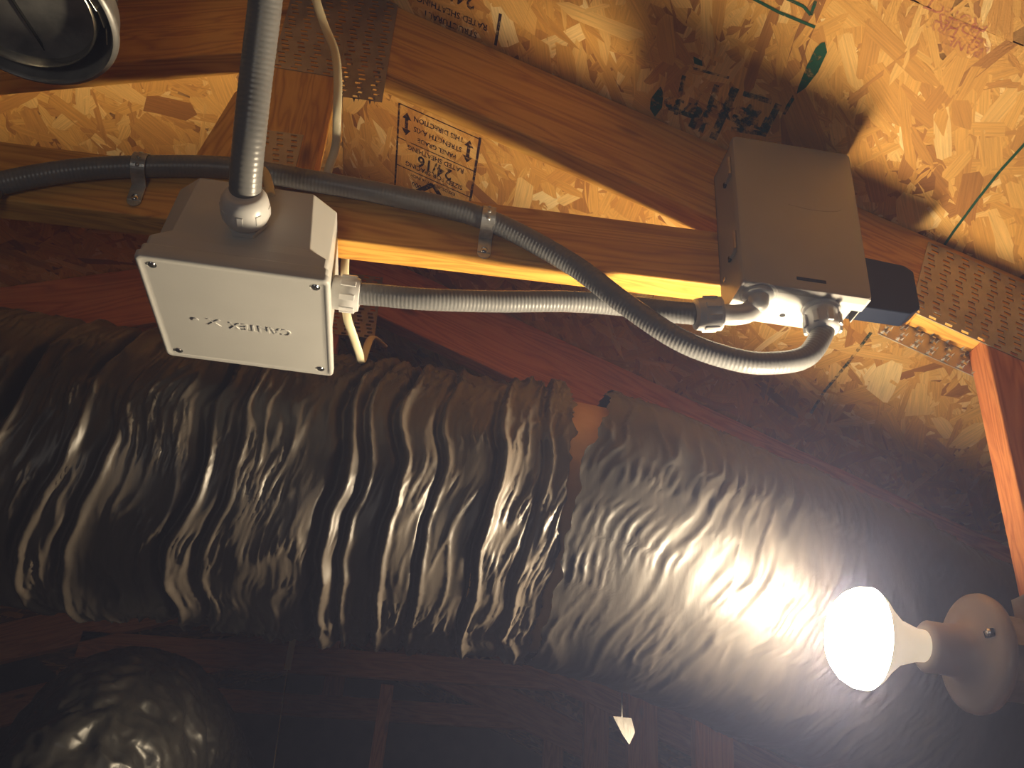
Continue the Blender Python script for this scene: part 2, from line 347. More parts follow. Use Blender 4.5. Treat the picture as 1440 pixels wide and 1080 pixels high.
# ------------------------------------------------------------------ roof trusses
def member(name, pts, m_, parent, y0, y1, bev=.002):
    """lumber piece: quadrilateral [(x,z)...] whose first edge runs along the grain"""
    a, b = Vector((pts[0][0], 0, pts[0][1])), Vector((pts[1][0], 0, pts[1][1])); d = (b - a).normalized()
    up = Vector((-d.z, 0, d.x)); M = Matrix.Identity(4)
    for i in range(3): M[i][0] = d[i]; M[i][1] = (0, 1, 0)[i]; M[i][2] = up[i]; M[i][3] = (a.x, (y0 + y1) / 2, a.z)[i]
    I = M.inverted(); h = (y1 - y0) / 2
    loc = [I @ Vector((p[0], (y0 + y1) / 2, p[1])) for p in pts]
    o = MB().prism([(v.x, v.z) for v in loc], -h, h).build(name, m_, parent, bevel=bev); o.matrix_local = M
    return o
def gusset(parent, O, U, V, nu, nv, cu, cv, yf, side=-1, m_=None, teeth_rows=None, name='gusset_plate'):
    """nail plate with punched slots: corner O (x,z), unit dirs U,V in XZ, nu x nv cells"""
    O, U, V = Vector((O[0], 0, O[1])), Vector((U[0], 0, U[1])).normalized(), Vector((V[0], 0, V[1])).normalized()
    Y = Vector((0, 1, 0)); mb = MB(); th = .0012
    if side > 0: ya, yb = yf, yf + th
    else: ya, yb = yf - th, yf
    tm = MB()
    for i in range(nu):
        for j in range(nv):
            off = ((j * 2) % 3) * 0.10 * cu
            o0 = O + U * (i * cu) + V * (j * cv)
            x0, x1 = cu * .12, cu * .56
            x0 += off; x1 += off
            z0, z1 = cv * .22, cv * .74
            outer = [(0, 0), (cu, 0), (cu, cv), (0, cv)]; inner = [(x0, z0), (x1, z0), (x1, z1), (x0, z1)]
            # skew and group slots in column pairs, the way nail plates are punched
            vs = []
            for yy in (ya, yb):
                for (p, q_) in outer + inner: v = o0 + U * p + V * q_; vs.append((v.x, yy, v.z))
            fs = [(0, 1, 5, 4), (1, 2, 6, 5), (2, 3, 7, 6), (3, 0, 4, 7), (4, 5, 13, 12), (5, 6, 14, 13), (6, 7, 15, 14), (7, 4, 12, 15), (8, 12, 13, 9), (9, 13, 14, 10), (10, 14, 15, 11), (11, 15, 12, 8)]
            if i == 0: fs.append((0, 3, 11, 8))
            if i == nu - 1: fs.append((1, 9, 10, 2))
            if j == 0: fs.append((0, 8, 9, 1))
            if j == nv - 1: fs.append((3, 2, 10, 11))
            mb.add(vs, fs)
            if teeth_rows is not None and teeth_rows(i, j):
                d = Y * (.009 * (-side))
                p0 = o0 + U * x0 + V * z0; p1 = o0 + U * x1 + V * z0; p2 = o0 + U * ((x0 + x1) / 2) + V * z0
                e = V * (cv * .12)
                for (a, b) in ((p0, p0 + U * cu * .2), (p1 - U * cu * .12 + V * cv * .3, p1 + V * cv * .3)):
                    a = a + Y * yf; b = b + Y * yf; t = (a + b) / 2 + d
                    tm.add([a, b, t, a + e, b + e], [(0, 1, 2), (3, 2, 4), (0, 2, 3), (1, 4, 2)])
    o = mb.build(name, m_ or M_galv, parent)
    if tm.v: tt = tm.build('plate_teeth', M_galv, o); tt['kind'] = 'stuff'
    return o
def truss(y, label, group=None, near=False, red=False):
    t = empty('roof_truss', label, 'truss', group); y0, y1 = y, y + .038
    mw = M_woodr if red else M_wood
    ax, az, s = APEX_X, APEX_Z - .0035, SLOPE
    tb = .139       # vertical depth of the top chord
    xr = 1.5; xl = -1.9
    member('top_chord', [(ax + .001, az - tb), (xr, az - tb - s * (xr - ax)), (xr, az - s * (xr - ax)), (ax + .001, az)], mw, t, y0, y1)
    member('top_chord', [(ax - .001, az - tb), (xl, az - tb + s * (xl - ax)), (xl, az + s * (xl - ax)), (ax - .001, az)], mw, t, y0, y1)
    e = .030        # lower chord is very nearly level
    zb = lambda x: .713 + e * x
    lx = .72
    ztop = lambda x: az - tb - s * abs(x - ax)
    lr = .735; ll = -1.05
    # right end cut to the slope of the top chord
    xc = (az - tb + s * ax - .713 - .089) / (s + e); xb = (az - tb + s * ax - .713) / (s + e)
    member('bottom_chord', [(ll, zb(ll)), (xb, zb(xb)), (xc, zb(xc) + .089), (ll, zb(ll) + .089)], M_wood if near else mw, t, y0, y1)
    member('king_post', [(-.262, zb(-.262) + .09), (-.262, ztop(-.262)), (ax, ztop(ax)), (-.174, ztop(-.174)), (-.174, zb(-.174) + .09)], mw, t, y0, y1)
    member('web', [(.716, ztop(.716) - .0005), (.700, -1.6), (.789, -1.6), (.805, ztop(.805) - .0005)], M_woodr, t, y0, y1)
    return t
tr = truss(.92, 'nearest roof truss carrying the grey boxes and strapped conduit', near=True)
# punched plates on the nearest truss
cu, cv = .0135, .0105
gusset(tr, (-.262, .985), (1, .0), (0, 1), 4, 22, .0222, .0084, .92)
p = gusset(tr, (-.171, .950), (1, .02), (-.02, 1), 3, 25, .0215, .0085, .9195, teeth_rows=lambda i, j: j < 4 or (i % 2 == 0 and j < 9)); 
gusset(tr, (-.252, .806), (1, .02), (0, 1), 3, 7, .0180, .0090, .92)
dchord = (1 / math.hypot(1, SLOPE), -SLOPE / math.hypot(1, SLOPE)); nchord = (-dchord[1], dchord[0])
gusset(tr, (.617, .727), dchord, nchord, 15, 15, .0225, .0088, .92)
gusset(tr, (.590, .712), dchord, nchord, 14, 9, .0215, .0105, .958, side=1, teeth_rows=lambda i, j: True)
# short slanted scab block behind the king post
member('scab_block', [(-.325, .800), (-.300, .93), (-.262, .965), (-.262, .800)], M_wood, tr, .921, .957)
labels = ['roof truss directly behind the large duct, its peak plate showing under the white cable', 'third roof truss back, mostly hidden by the duct', 'fourth roof truss back, dim behind the duct',
          'fifth roof truss back, its low red chord showing under the duct', 'farthest roof truss, barely visible in the dark under the duct']
for k, yy in enumerate((1.53, 2.14, 2.75, 3.36, 4.2)):
    t = truss(yy, labels[k], red=True)
    if k == 0:
        gusset(t, (-.24, .952), (1, .02), (-.02, 1), 6, 17, .0222, .0086, yy)
    if k == 3:
        member('web', [(-.013, zb_ if False else .70), (-.030, -.2), (.020, -.2), (.033, .70)], M_woodr, t, yy + .04, yy + .078)

# ------------------------------------------------------------------ grey square junction box under the lower chord
jb = empty('junction_box', 'light grey square plastic junction box with screwed cover under the lower chord', 'junction box')
X0, X1, YA, YB, ZC = -.318, -.114, .820, 1.024, .575
def jring(z, ins, ch, chs=None):
    x0, x1, y0, y1 = X0 + ins, X1 - ins, YA + ins, YB - ins
    return [(x0 + ch, y0, z), (x1 - ch, y0, z), (x1, y0 + ch, z), (x1, y1 - ch, z), (x1 - ch, y1, z), (x0 + ch, y1, z), (x0, y1 - ch, z), (x0, y0 + ch, z)]
rings = [jring(ZC + .0085, .003, .003), jring(ZC + .020, .0035, .003), jring(ZC + .0205, .006, .003), jring(ZC + .034, .0065, .003), jring(ZC + .045, .0085, .020), jring(.7015, .0125, .026), ]
mb = MB(); vs = [v for r in rings for v in r]; fs = []
for j in range(len(rings) - 1):
    for i in range(8): fs.append((j * 8 + i, j * 8 + (i + 1) % 8, (j + 1) * 8 + (i + 1) % 8, (j + 1) * 8 + i))
fs += [tuple(range(8)), tuple((len(rings) - 1) * 8 + i for i in range(8))]
mb.add(vs, fs); mb.build('box_body', M_pvc, jb, bevel=.0014)
# cover with rounded corners
def rrect(x0, x1, y0, y1, r, z, n=6):
    out = []
    for cx, cy, a0 in ((x1 - r, y1 - r, 0), (x0 + r, y1 - r, 90), (x0 + r, y0 + r, 180), (x1 - r, y0 + r, 270)):
        for k in range(n + 1):
            a = math.radians(a0 + 90 * k / n); out.append((cx + r * math.cos(a), cy + r * math.sin(a), z))
    return out
def loft(mb, rs, cap0=True, cap1=True):
    n = len(rs[0]); fs = []
    for j in range(len(rs) - 1):
        for i in range(n): fs.append((j * n + i, j * n + (i + 1) % n, (j + 1) * n + (i + 1) % n, (j + 1) * n + i))
    if cap0: fs.append(tuple(range(n)))
    if cap1: fs.append(tuple((len(rs) - 1) * n + i for i in range(n)))
    return mb.add([v for r in rs for v in r], fs)
cv_ = MB()
loft(cv_, [rrect(X0, X1, YA, YB, .007, ZC + .0085), rrect(X0, X1, YA, YB, .007, ZC + .0022), rrect(X0 + .0006, X1 - .0006, YA + .0006, YB - .0006, .007, ZC + .0007), rrect(X0 + .002, X1 - .002, YA + .002, YB - .002, .006, ZC),
           rrect(X0 + .0045, X1 - .0045, YA + .0045, YB - .0045, .005, ZC), rrect(X0 + .0055, X1 - .0055, YA + .0055, YB - .0055, .005, ZC + .0007)])
cover = cv_.build('cover', M_pvc, jb, smooth=True, autos=40)
bm_ = bmesh.new(); bm_.from_mesh(cover.data)
cutters = MB()
for sx in (0, 1):
    for sy in (0, 1):
        cx = X0 + .016 if sx == 0 else X1 - .016; cy = YA + .015 if sy == 0 else YB - .015
        cutters.lathe([(.0058, -.003), (.0058, .0045)], Matrix.Translation((cx, cy, ZC)), 24)
        cutters.add([], [])
co = cutters.build('cut', M_pvc); mdf = cover.modifiers.new('b', 'BOOLEAN'); mdf.object = co; mdf.operation = 'DIFFERENCE'; mdf.solver = 'EXACT'
dg = bpy.context.evaluated_depsgraph_get(); nm = bpy.data.meshes.new_from_object(cover.evaluated_get(dg)); cover.modifiers.clear(); cover.data = nm; bpy.data.objects.remove(co)
for sx in (0, 1):
    for sy in (0, 1):
        cx = X0 + .016 if sx == 0 else X1 - .016; cy = YA + .015 if sy == 0 else YB - .015
        s = MB().lathe([(.0045, .0045), (.0045, .0016), (.0036, .0004), (.001, 0)], Matrix.Translation((cx, cy, ZC - .0002)), 20).build('cover_screw', M_screw, jb, smooth=True, autos=35)
        MB().box(-.0030, .0030, -.0006, .0006, -.00055, .0004, Matrix.Translation((cx, cy, ZC)) @ Matrix.Rotation(.6 + sx + sy * 2, 4, 'Z')).build('screw_slot', M_dark, s)
def emboss(txt, x, y, size, z, h, parent, m_, stretch=1.0, rot=math.pi):
    cu = bpy.data.curves.new('t', 'FONT'); cu.body = txt; cu.size = size; cu.align_x = 'CENTER'; cu.align_y = 'CENTER'; cu.extrude = h / 2; cu.bevel_depth = .0003; cu.resolution_u = 3
    to = bpy.data.objects.new('t', cu); C.objects.link(to); dg = bpy.context.evaluated_depsgraph_get()
    me = bpy.data.meshes.new_from_object(to.evaluated_get(dg)); bpy.data.objects.remove(to)
    c, s = math.cos(rot), math.sin(rot)
    for v in me.vertices:     # seen from below: mirror through the sheet so it reads right way round
        a, b_ = v.co.x * stretch, v.co.y; a, b_ = a * c - b_ * s, a * s + b_ * c
        v.co = (x + a, y - b_, z - v.co.z)
    me.materials.append(m_); o = bpy.data.objects.new('embossed_text', me); C.objects.link(o); o.parent = parent; return o
emboss('CANTEX', -.196, .934, .019, ZC + .0004, .0007, cover, M_pvc, .95)
emboss('X', -.249, .932, .018, ZC + .0004, .0007, cover, M_pvc, 1.2)
mb = MB(); mb.lathe([(.0035, 0), (.0035, .0012)], Matrix.Translation((-.2695, .932, ZC - .0006)), 16); mb.build('embossed_dot', M_pvc, cover)

# ------------------------------------------------------------------ conduit, fittings
def conduit(name, pts, r, m_, label, group=None, pitch=.0046, n=22, amp=.00018):
    P_ = catmull(pts, pitch / 4); mb = MB()
    tube(mb, P_, lambda i: r + amp * (1, .2, -1, .2)[i % 4], n)
    o = mb.build(name, m_, None, smooth=True); tag(o, label, 'conduit', group); return o
def nut(parent, p, d, prof, ribs=8, m_=None, name='compression_nut', rib=(.3, .85), rr=.0012):
    M = frame_to(d, p); o = MB().lathe(prof, M, 40).build(name, m_ or M_fit, parent, smooth=True, autos=50)
    hs = [h for _, h in prof]; h0 = hs[0] + (hs[-1] - hs[0]) * rib[0]; h1 = hs[0] + (hs[-1] - hs[0]) * rib[1]; R = max(r for r, _ in prof)
    g = MB()
    for k in range(ribs):
        g.box(R - .0022, R + rr, -.0035, .0035, h0, h1, M @ Matrix.Rotation(2 * math.pi * k / ribs, 4, 'Z'))
    g.build('grip_rib', m_ or M_fit, o, bevel=.0008)['kind'] = 'stuff'
    return o
# 1: big conduit entering the near face of the junction box
pA = Vector(onY(346, 308, .820)); 
c1 = conduit('flexible_conduit', [pA + Vector((0, .004, 0)), onY(345, 262, .785), onY(351, 190, .74), onY(361, 100, .70), onY(371, 20, .66), onY(379, -60, .62), onY(384, -160, .59), (-.215, .54, .95), (-.22, .53, 1.17)], .0170, M_gray,
             'thick light grey ribbed conduit rising from the near face of the junction box', pitch=.0056, amp=.00016)
dA = (onY(345, 262, .785) - pA).normalized()
dA = (dA + Vector((0, -1, 0))).normalized()
f1 = empty('conduit_connector', 'fat pale grey connector nut on near face of the square junction box', 'conduit fitting')
nut(f1, pA, dA, [(.021, -.002), (.0245, .004), (.026, .010), (.0262, .018), (.0245, .028), (.0205, .034), (.0175, .035)], 8, rr=.0005, rib=(.30, .62))
MB().lathe([(.0225, -.001), (.0225, .0045)], frame_to((0, -1, 0), (pA.x, .8225 + .004, pA.z)), 6).build('locknut', M_fit, f1)
# 2: lower straight conduit from the right side of the box
yb_ = .915
pB = onY(473, 411, .922); pB.x = X1 - .008
dB = Vector((1, -.07, -.0)).normalized()
f2 = empty('conduit_connector', 'pale grey connector on the right side of the square junction box', 'conduit fitting')
nut(f2, pB, (1, 0, 0), [(.019, -.0), (.0205, .002), (.0205, .012), (.0215, .013), (.0215, .026), (.0195, .032), (.0145, .033)], 8)
pE = onY(1000, 442, .878)
c2 = conduit('flexible_conduit', [pB + Vector((.02, 0, 0)), onY(520, 414, .918), onY(600, 421, .912), onY(700, 424, .92), onY(800, 424, .925), onY(880, 430, .922), onY(940, 438, .895), onY(985, 442, .880)], .01335, M_gray,
             'straight grey ribbed conduit running level from the junction box to the disconnect')
f3 = empty('elbow_connector', 'pale grey ninety degree elbow connector under left end of disconnect', 'conduit fitting')
dE = (onY(1015, 441, .878) - onY(970, 442, .880)).normalized()
nut(f3, onY(976, 442, .880), dE, [(.0145, 0), (.0190, .002), (.0198, .010), (.0198, .026), (.0208, .027), (.0208, .032), (.017, .033)], 8)
pk = onZ(1066, 412, .676)
el = catmull([onY(1012, 441, .878), onY(1030, 443, .876), onY(1050, 440, .874), onY(1064, 428, .873), Vector((pk.x, pk.y, .664)), Vector((pk.x, pk.y, .679))], .002)
tube(MB(), el, .012, 20); mbx = MB(); tube(mbx, el, .0125, 22); mbx.build('elbow_pipe', M_fit, f3, smooth=True, autos=50)
MB().lathe([(.0155, 0), (.0185, .002), (.0185, .007)], frame_to((0, 0, 1), (pk.x, pk.y, .6685)), 28).build('sealing_ring', M_fit, f3, smooth=True, autos=40)
# 3: dark conduit strapped along the lower chord then looping under the disconnect
ps = Vector((.468, .874, .676))
straight = Vector((0, 0, -1))
r3 = .0135
pts3 = [(-1.5, .903, .63), (-1.1, .903, .65), (-.80, .903, .672), onY(-60, 278, .903), onY(0, 258, .903), onY(100, 240, .904), onY(200, 234, .905), onY(320, 236, .905), onY(430, 253, .905), onY(560, 277, .905), onY(685, 309, .905), onY(800, 369, .900), onY(880, 428, .892), onY(960, 480, .883), onY(1040, 507, .876), onY(1095, 510, .873),
        onY(1135, 500, .873), Vector((ps.x - .001, ps.y, .640)), Vector((ps.x, ps.y, .655))]
c3 = conduit('flexible_conduit', pts3, r3, M_dkgray if False else M_gray, 'long dark grey conduit strapped along the lower chord and looping up into the disconnect')
f4 = empty('conduit_connector', 'grey straight connector under the middle of the disconnect', 'conduit fitting')
nut(f4, (ps.x, ps.y, .6775), (0, 0, -1), [(.0225, 0), (.0225, .007), (.0195, .009), (.0195, .014), (.0200, .015), (.0200, .030), (.0180, .036), (.0145, .0375)], 8, rib=(.45, .9))
# straps
def strap(px, py, label, y=.905):
    c = onY(px, py, y); s = empty('pipe_strap', label, 'pipe strap', 'zinc one-hole straps on the lower chord'); R = .0152; mb = MB(); w_ = .0085
    outer = []; inner = []
    for k in range(15):      # over the conduit, from top (against the wood) round the front
        a = math.radians(100 - k * 200 / 14)
        a = math.radians(115 + k * 150 / 14)
        outer.append((math.cos(a) * (R + .0016), math.sin(a) * (R + .0016))); inner.append((math.cos(a) * R, math.sin(a) * R))
    # a measured from +Y(away) so 180 deg faces the viewer: (dy, dz)
    prof = [(.9175 - c.y, R + .006)] + [(x, z) for x, z in outer] 
    prof = [(x, z) for x, z in prof] + [(.9160 - c.y, -R - .006), (.9160 - c.y, -R - .028)]
    prof2 = [(.9195 - c.y, R + .006)] + inner + [(.9185 - c.y, -R - .0045), (.9185 - c.y, -R - .028)]
    n = len(prof); vs = []
    for sx in (-w_, w_):
        vs += [(c.x + sx, c.y + a, c.z + b_) for a, b_ in prof] + [(c.x + sx, c.y + a, c.z + b_) for a, b_ in prof2]
    fs = []
    for i in range(n - 1):
        fs += [(i, i + 1, 2 * n + i + 1, 2 * n + i), (n + i, 3 * n + i, 3 * n + i + 1, n + i + 1), (i, n + i, n + i + 1, i + 1), (2 * n + i, 2 * n + i + 1, 3 * n + i + 1, 3 * n + i)]
    fs += [(0, 2 * n, 3 * n, n), (n - 1, 2 * n - 1, 4 * n - 1, 3 * n - 1)]
    mb.add(vs, fs)
    # rounded foot and raised rib
    mb.lathe([(w_, 0), (w_, .0016)], frame_to((0, -1, 0), (c.x, .9187, c.z - R - .028)), 20)
    mb.build('strap_band', M_zinc, s, bevel=.0003)
    for a in (145, 180, 215):
        aa = math.radians(a); MB().lathe([(.0028, 0), (.0022, .0012), (.0008, .0017)], frame_to((0, math.cos(aa), math.sin(aa)), (c.x, c.y + math.cos(aa) * (R + .0012), c.z + math.sin(aa) * (R + .0012))), 12).build('strap_dimple', M_zinc, s, smooth=True)
    sc = MB().lathe([(.0048, 0), (.0046, .0012), (.003, .0024), (.0008, .0028)], frame_to((0, -1, 0), (c.x, .9172, c.z - R - .024)), 18).build('strap_screw', M_screw, s, smooth=True)
    return s
strap(199, 234, 'zinc one-hole strap on the lower chord left of the junction box')
strap(686, 309, 'zinc one-hole strap on the lower chord between junction box and disconnect')

# ------------------------------------------------------------------ grey steel disconnect on the truss
dc = empty('disconnect_box', 'grey steel electrical enclosure with hinged door mounted on the nearest truss', 'electrical box')
DX0, DX1, DZ0, DZ1, DYF, DYB = .357, .519, .676, .912, .842, .919
mb = MB(); t_ = .0015
mb.box(DX0 + .002, DX0 + .002 + t_, DYF + .004, DYB, DZ0, DZ1 - .004)
mb.box(DX1 - .0035, DX1 - .002, DYF + .004, DYB - .024, DZ0, DZ1 - .004)
mb.box(DX1 - .0035, DX1 - .002, DYB - .026, DYB, DZ0 + .022, DZ1 - .004)
mb.box(DX0 + .002, DX1 - .002, DYF + .004, DYB, DZ1 - .006, DZ1 - .004)
mb.box(DX0 + .002, DX1 - .002, DYB - t_, DYB, DZ0 + .001, DZ1 - .004)
mb.build('enclosure', M_steelp, dc)
# bottom plate with a cut corner notch, a pilot hole and knockout rings
bp = MB(); cx_, cy_ = .429, .898
bp.prism([(DX0 + .001, DYF + .002), (DX1 - .001, DYF + .002), (DX1 - .001, DYB - .050), (DX1 - .014, DYB - .050), (DX1 - .014, DYB - .022), (DX1 - .022, DYB - .018), (DX1 - .022, DYB), (DX0 + .001, DYB)], DZ0 - .0016, DZ0, Matrix(((1, 0, 0, 0), (0, 0, 1, 0), (0, 1, 0, 0), (0, 0, 0, 1))))
bpo = bp.build('bottom_plate', M_pvc, dc, bevel=.0004)
MB().lathe([(.0036, 0), (.0036, .0004)], frame_to((0, 0, -1), (cx_, cy_, DZ0 - .0016)), 16).build('pilot_hole', M_dark, dc)
for (kx, ky, R_) in ((pk.x, pk.y, .0235),):
    MB().lathe([(R_, 0), (R_ - .0004, .0006), (R_ - .0018, .0006), (R_ - .0022, 0)], frame_to((0, 0, -1), (kx, ky, DZ0 - .0016)), 36, False).build('knockout_ring', M_pvc, dc, smooth=True, autos=40)
# door: shallow pan with rounded corners and a turned lip
def rr_xz(x0, x1, z0, z1, r, y, n=5): return [(a, y, b_) for a, b_, _ in [(v[0], v[1], 0) for v in rrect(x0, x1, z0, z1, r, 0, n)]]
d = MB(); loft(d, [rr_xz(DX0, DX1, DZ0 - .002, DZ1, .006, DYF + .012), rr_xz(DX0, DX1, DZ0 - .002, DZ1, .006, DYF + .0025), rr_xz(DX0 + .001, DX1 - .001, DZ0 - .001, DZ1 - .001, .006, DYF + .0006), rr_xz(DX0 + .003, DX1 - .003, DZ0 + .001, DZ1 - .003, .005, DYF)])
door = d.build('door', M_steelp, dc, smooth=True, autos=35)
MB().box(.425, .462, DYF - .0004, DYF + .0002, DZ0 + .012, DZ0 + .0165).build('door_slot', M_dark, door)
arc = catmull([(.425, DYF, .806), (.455, DYF, .803), (.485, DYF, .8055), (.497, DYF, .812)], .002); mbx = MB(); tube(mbx, arc, .0004, 6, None); mbx.build('pressed_line', M_steelp, door, smooth=True)
for zc in (.868, .745):
    h = MB().box(DX0 - .0022, DX0 + .003, DYF + .010, DYF + .032, zc - .013, zc + .013).build('hinge', M_steelp, dc, bevel=.0006)
    tube_ = MB().lathe([(.0026, -.014), (.0026, .014)], Matrix.Translation((DX0 - .0015, DYF + .012, zc)), 12).build('hinge_pin', M_galv, h, smooth=True, autos=40)
    MB().box(DX0 - .0008, DX0 + .0025, DYF + .034, DYF + .040, zc - .013, zc - .006).build('hinge_notch', M_dark, dc)
# 4 small wood screws on flange below the hinge
MB().lathe([(.004, 0), (.003, .002), (.001, .0025)], frame_to((-1, 0, 0), (DX0 + .002, .902, .72)), 12).build('side_screw', M_screw, dc, smooth=True)
# black adapter on its right side
ad = MB(); ad.prism([(.520, .698), (.597, .698), (.612, .710), (.612, .768), (.600, .776), (.520, .782)], .889, .919)
o = ad.build('black_adapter', M_black, None, bevel=.002); tag(o, 'small navy black plastic enclosure against right side of the disconnect', 'electrical box')
# ------------------------------------------------------------------ cream cable
def cable(pts, label, r=.0062, flat=.5):
    mb = MB(); tube(mb, catmull(pts, .004), r, 14, flat); o = mb.build('cable', M_cable, None, smooth=True); tag(o, label, 'cable'); return o
cable([(-.215, .79, 1.175), onY(425, -70, .80), onY(443, -5, .82), onY(456, 35, .835), onY(470, 70, .842), onY(475, 110, .848), onY(474, 160, .862), onY(472, 205, .90), (-.158, .925, .812), (-.152, .955, .811), (-.145, .969, .785), onY(486, 340, .969), onY(485, 370, .974), onY(485, 405, .987), onY(488, 445, .999), onY(496, 470, 1.02), onY(505, 497, 1.05), onY(509, 508, 1.10), (-.085, 1.16, .725), (-.07, 1.26, .775)],
      'flat cream cable running down beside the king post and behind the junction box', r=.0056)
cable([onY(350, 262, .835), onY(360, 241, .838), onY(370, 240, .84), onY(377, 258, .8385), onY(381, 277, .832)], 'short pale cable loop behind the thick conduit on top of junction box', r=.0058, flat=.8)

# ------------------------------------------------------------------ lamp on the right-hand web
lf = empty('lampholder', 'round white porcelain lampholder with glowing bulb on the right-hand web', 'light fixture')
LC = Vector((.664, .981, .3005)); ax_ = Vector((-1, -.02, .02)).normalized(); ML = frame_to(ax_, LC)
bz = MB().lathe([(.060, -.006), (.066, -.004), (.0675, .001), (.0665, .006), (.060, .010), (.050, .013), (.036, .018), (.030, .028), (.0285, .045), (.0290, .062), (.025, .066), (.020, .066)], ML, 56).build('porcelain_base', M_porc, lf, smooth=True, autos=60)
for k, (a, r_0) in enumerate(((.2, .046), (.2 + math.pi, .046))):
    MB().box(-.009, .009, -.0045, .0045, .0125, .0162, ML @ Matrix.Translation((math.cos(a) * r_0, math.sin(a) * r_0, 0))).build('mounting_slot', M_dark, bz, bevel=.001)
MB().lathe([(.0045, .0120), (.0042, .018), (.001, .019)], ML @ Matrix.Translation((math.cos(.2) * .049, math.sin(.2) * .049, 0)), 14).build('mounting_screw', M_screw, bz, smooth=True)
MB().lathe([(.050, -.056), (.050, -.0055)], ML, 8).build('octagon_box', M_galv, lf)
MB().box(.703, .712, .92, .958, .25, .36).build('mounting_bracket', M_galv, lf)
M_bulb = bpy.data.materials.new('glowing_bulb'); M_bulb.use_nodes = True; nt = M_bulb.node_tree; nt.nodes.clear()
em = nt.nodes.new('ShaderNodeEmission'); em.inputs[0].default_value = (*LAMP_COLOR, 1); em.inputs[1].default_value = LAMP_STRENGTH; ou = nt.nodes.new('ShaderNodeOutputMaterial'); nt.links.new(em.outputs[0], ou.inputs[0])
bd = (LAMP - LC).length
prof = [(.0175, .060), (.0185, .075), (.026, .098), (.040, .115), (.0515, .126), (.0566, .134)]
M_neck = mat('warm_lit_bulb_neck', (.8, .76, .7), .3); nb = M_neck.node_tree.nodes['Principled BSDF']; nb.inputs['Emission Color'].default_value = (*LAMP_COLOR, 1); nb.inputs['Emission Strength'].default_value = LAMP_STRENGTH * .0012
MB().lathe(prof, ML, 40).build('bulb_neck', M_neck, lf, smooth=True, autos=50)
hp = [(.0563, .134), (.0555, .145), (.0500, .156), (.0420, .164), (.0300, .170), (.0160, .1735), (.002, .1745)]
MB().lathe(hp, ML, 48, True).build('bulb_globe', M_bulb, lf, smooth=True)

# ------------------------------------------------------------------ ducts
def fbm1(x, y, z, o=4): return noise.fractal(Vector((x, y, z)), 1.0, 2.1, o, noise_basis='PERLIN_ORIGINAL')
def duct_surface(mb, path, R, ns, nt, sfun, gathers, amp=.011, seed=0.0, fine=1.0, t_clip=None, low=0.010):
    """wrinkled film sleeve along path; folds run round the duct"""
    P_ = path; L = [0.0]
    for a, b in zip(P_, P_[1:]): L.append(L[-1] + (b - a).length)
    tot = L[-1]
    def at(s):
        s = max(0, min(tot - 1e-6, s)); import bisect
        i = max(0, bisect.bisect_right(L, s) - 1); f = (s - L[i]) / (L[i + 1] - L[i]); return P_[i].lerp(P_[i + 1], f), i
    # tangents smoothed, normal fixed against +X twist
    vs = []; fs = []
    for i in range(ns + 1):
        for k in range(nt):
            th = 2 * math.pi * k / nt
            s0, s1 = sfun(th)
            s = s0 + (s1 - s0) * i / ns
            c, _ = at(s); a_, _ = at(s - .03); b_, _ = at(s + .03); T = (b_ - a_).normalized()
            N = Vector((0, -1, 0)); N = (N - T * N.dot(T)).normalized(); B = N.cross(T) * -1.0
            if B.z < 0 and abs(T.x) > .5: B = -B
            ct, st = math.cos(th), math.sin(th)
            # domain warp makes the folds wander as they go round
            lean = -.12 * math.sin(th + .2)
            wp = .026 * fbm1(ct * 1.1 + seed, st * 1.1, s * 2.5, 3)
            q1 = s + wp + lean * .35
            n1 = 1 - abs(fbm1(q1 * 9, ct * .55 + seed, st * .55, 2)) * 2.2
            n2 = 1 - abs(fbm1(q1 * 36 + 7, ct * 1.5, st * 1.5 + seed, 2)) * 2.4
            n3 = 1 - abs(fbm1(q1 * 95 + 3, ct * 2.4, st * 2.4 + seed, 2)) * 2.2
            n4 = fbm1(q1 * 160, ct * 4, st * 4 + seed, 2)
            msk = .5 + .8 * fbm1(s * 4 + 5, ct * 1.2, st * 1.2 + seed, 2)
            m2 = max(0.0, .35 + 1.5 * fbm1(s * 5 + 1, ct * 1.6, st * 1.6 + seed, 2)); m3 = max(0.0, .3 + 1.6 * fbm1(s * 8 + 9, ct * 2.6 + seed, st * 2.6, 2))
            d = low * (n1 - .5) + amp * .60 * max(0, n2) ** 2.2 * m2 + amp * .50 * max(0, n3) ** 2 * m3 + amp * .06 * n4 * fine
            for (gs, gd, gw, gl_) in gathers:      # tied or sagging pleats
                u = (s + wp * .9 + lean * gl_ - gs) / gw
                prof_ = math.exp(-u * u); d -= gd * prof_ * (.65 + .7 * fbm1(ct * 1.2, st * 1.2, gs * 9, 2)); 
                d += gd * .35 * math.exp(-((u - 1.9) / .9) ** 2)
            r = R + d
            vs.append(c + (N * ct + B * st) * r)
    for i in range(ns):
        for k in range(nt):
            fs.append((i * nt + k, i * nt + (k + 1) % nt, (i + 1) * nt + (k + 1) % nt, (i + 1) * nt + k))
    mb.add(vs, fs); return mb
dz_ = lambda px, py: onY(px, py, 1.25)
ax_pts = [(-1.9, 1.25, .53), (-1.3, 1.25, .517), (-.566, 1.25, .511), (-.126, 1.25, .509), (.14, 1.25, .508), (.30, 1.25, .495), (.455, 1.27, .465), (.69, 1.31, .405), (.93, 1.33, .32), (1.4, 1.33, .13), (2.0, 1.33, -.1)]
path = catmull(ax_pts, .01)
LS = [0.0]
for a, b in zip(path, path[1:]): LS.append(LS[-1] + (b - a).length)
def s_of_x(x): return next(LS[i] for i in range(len(path)) if path[i].x >= x)
sg_ = s_of_x(.205)
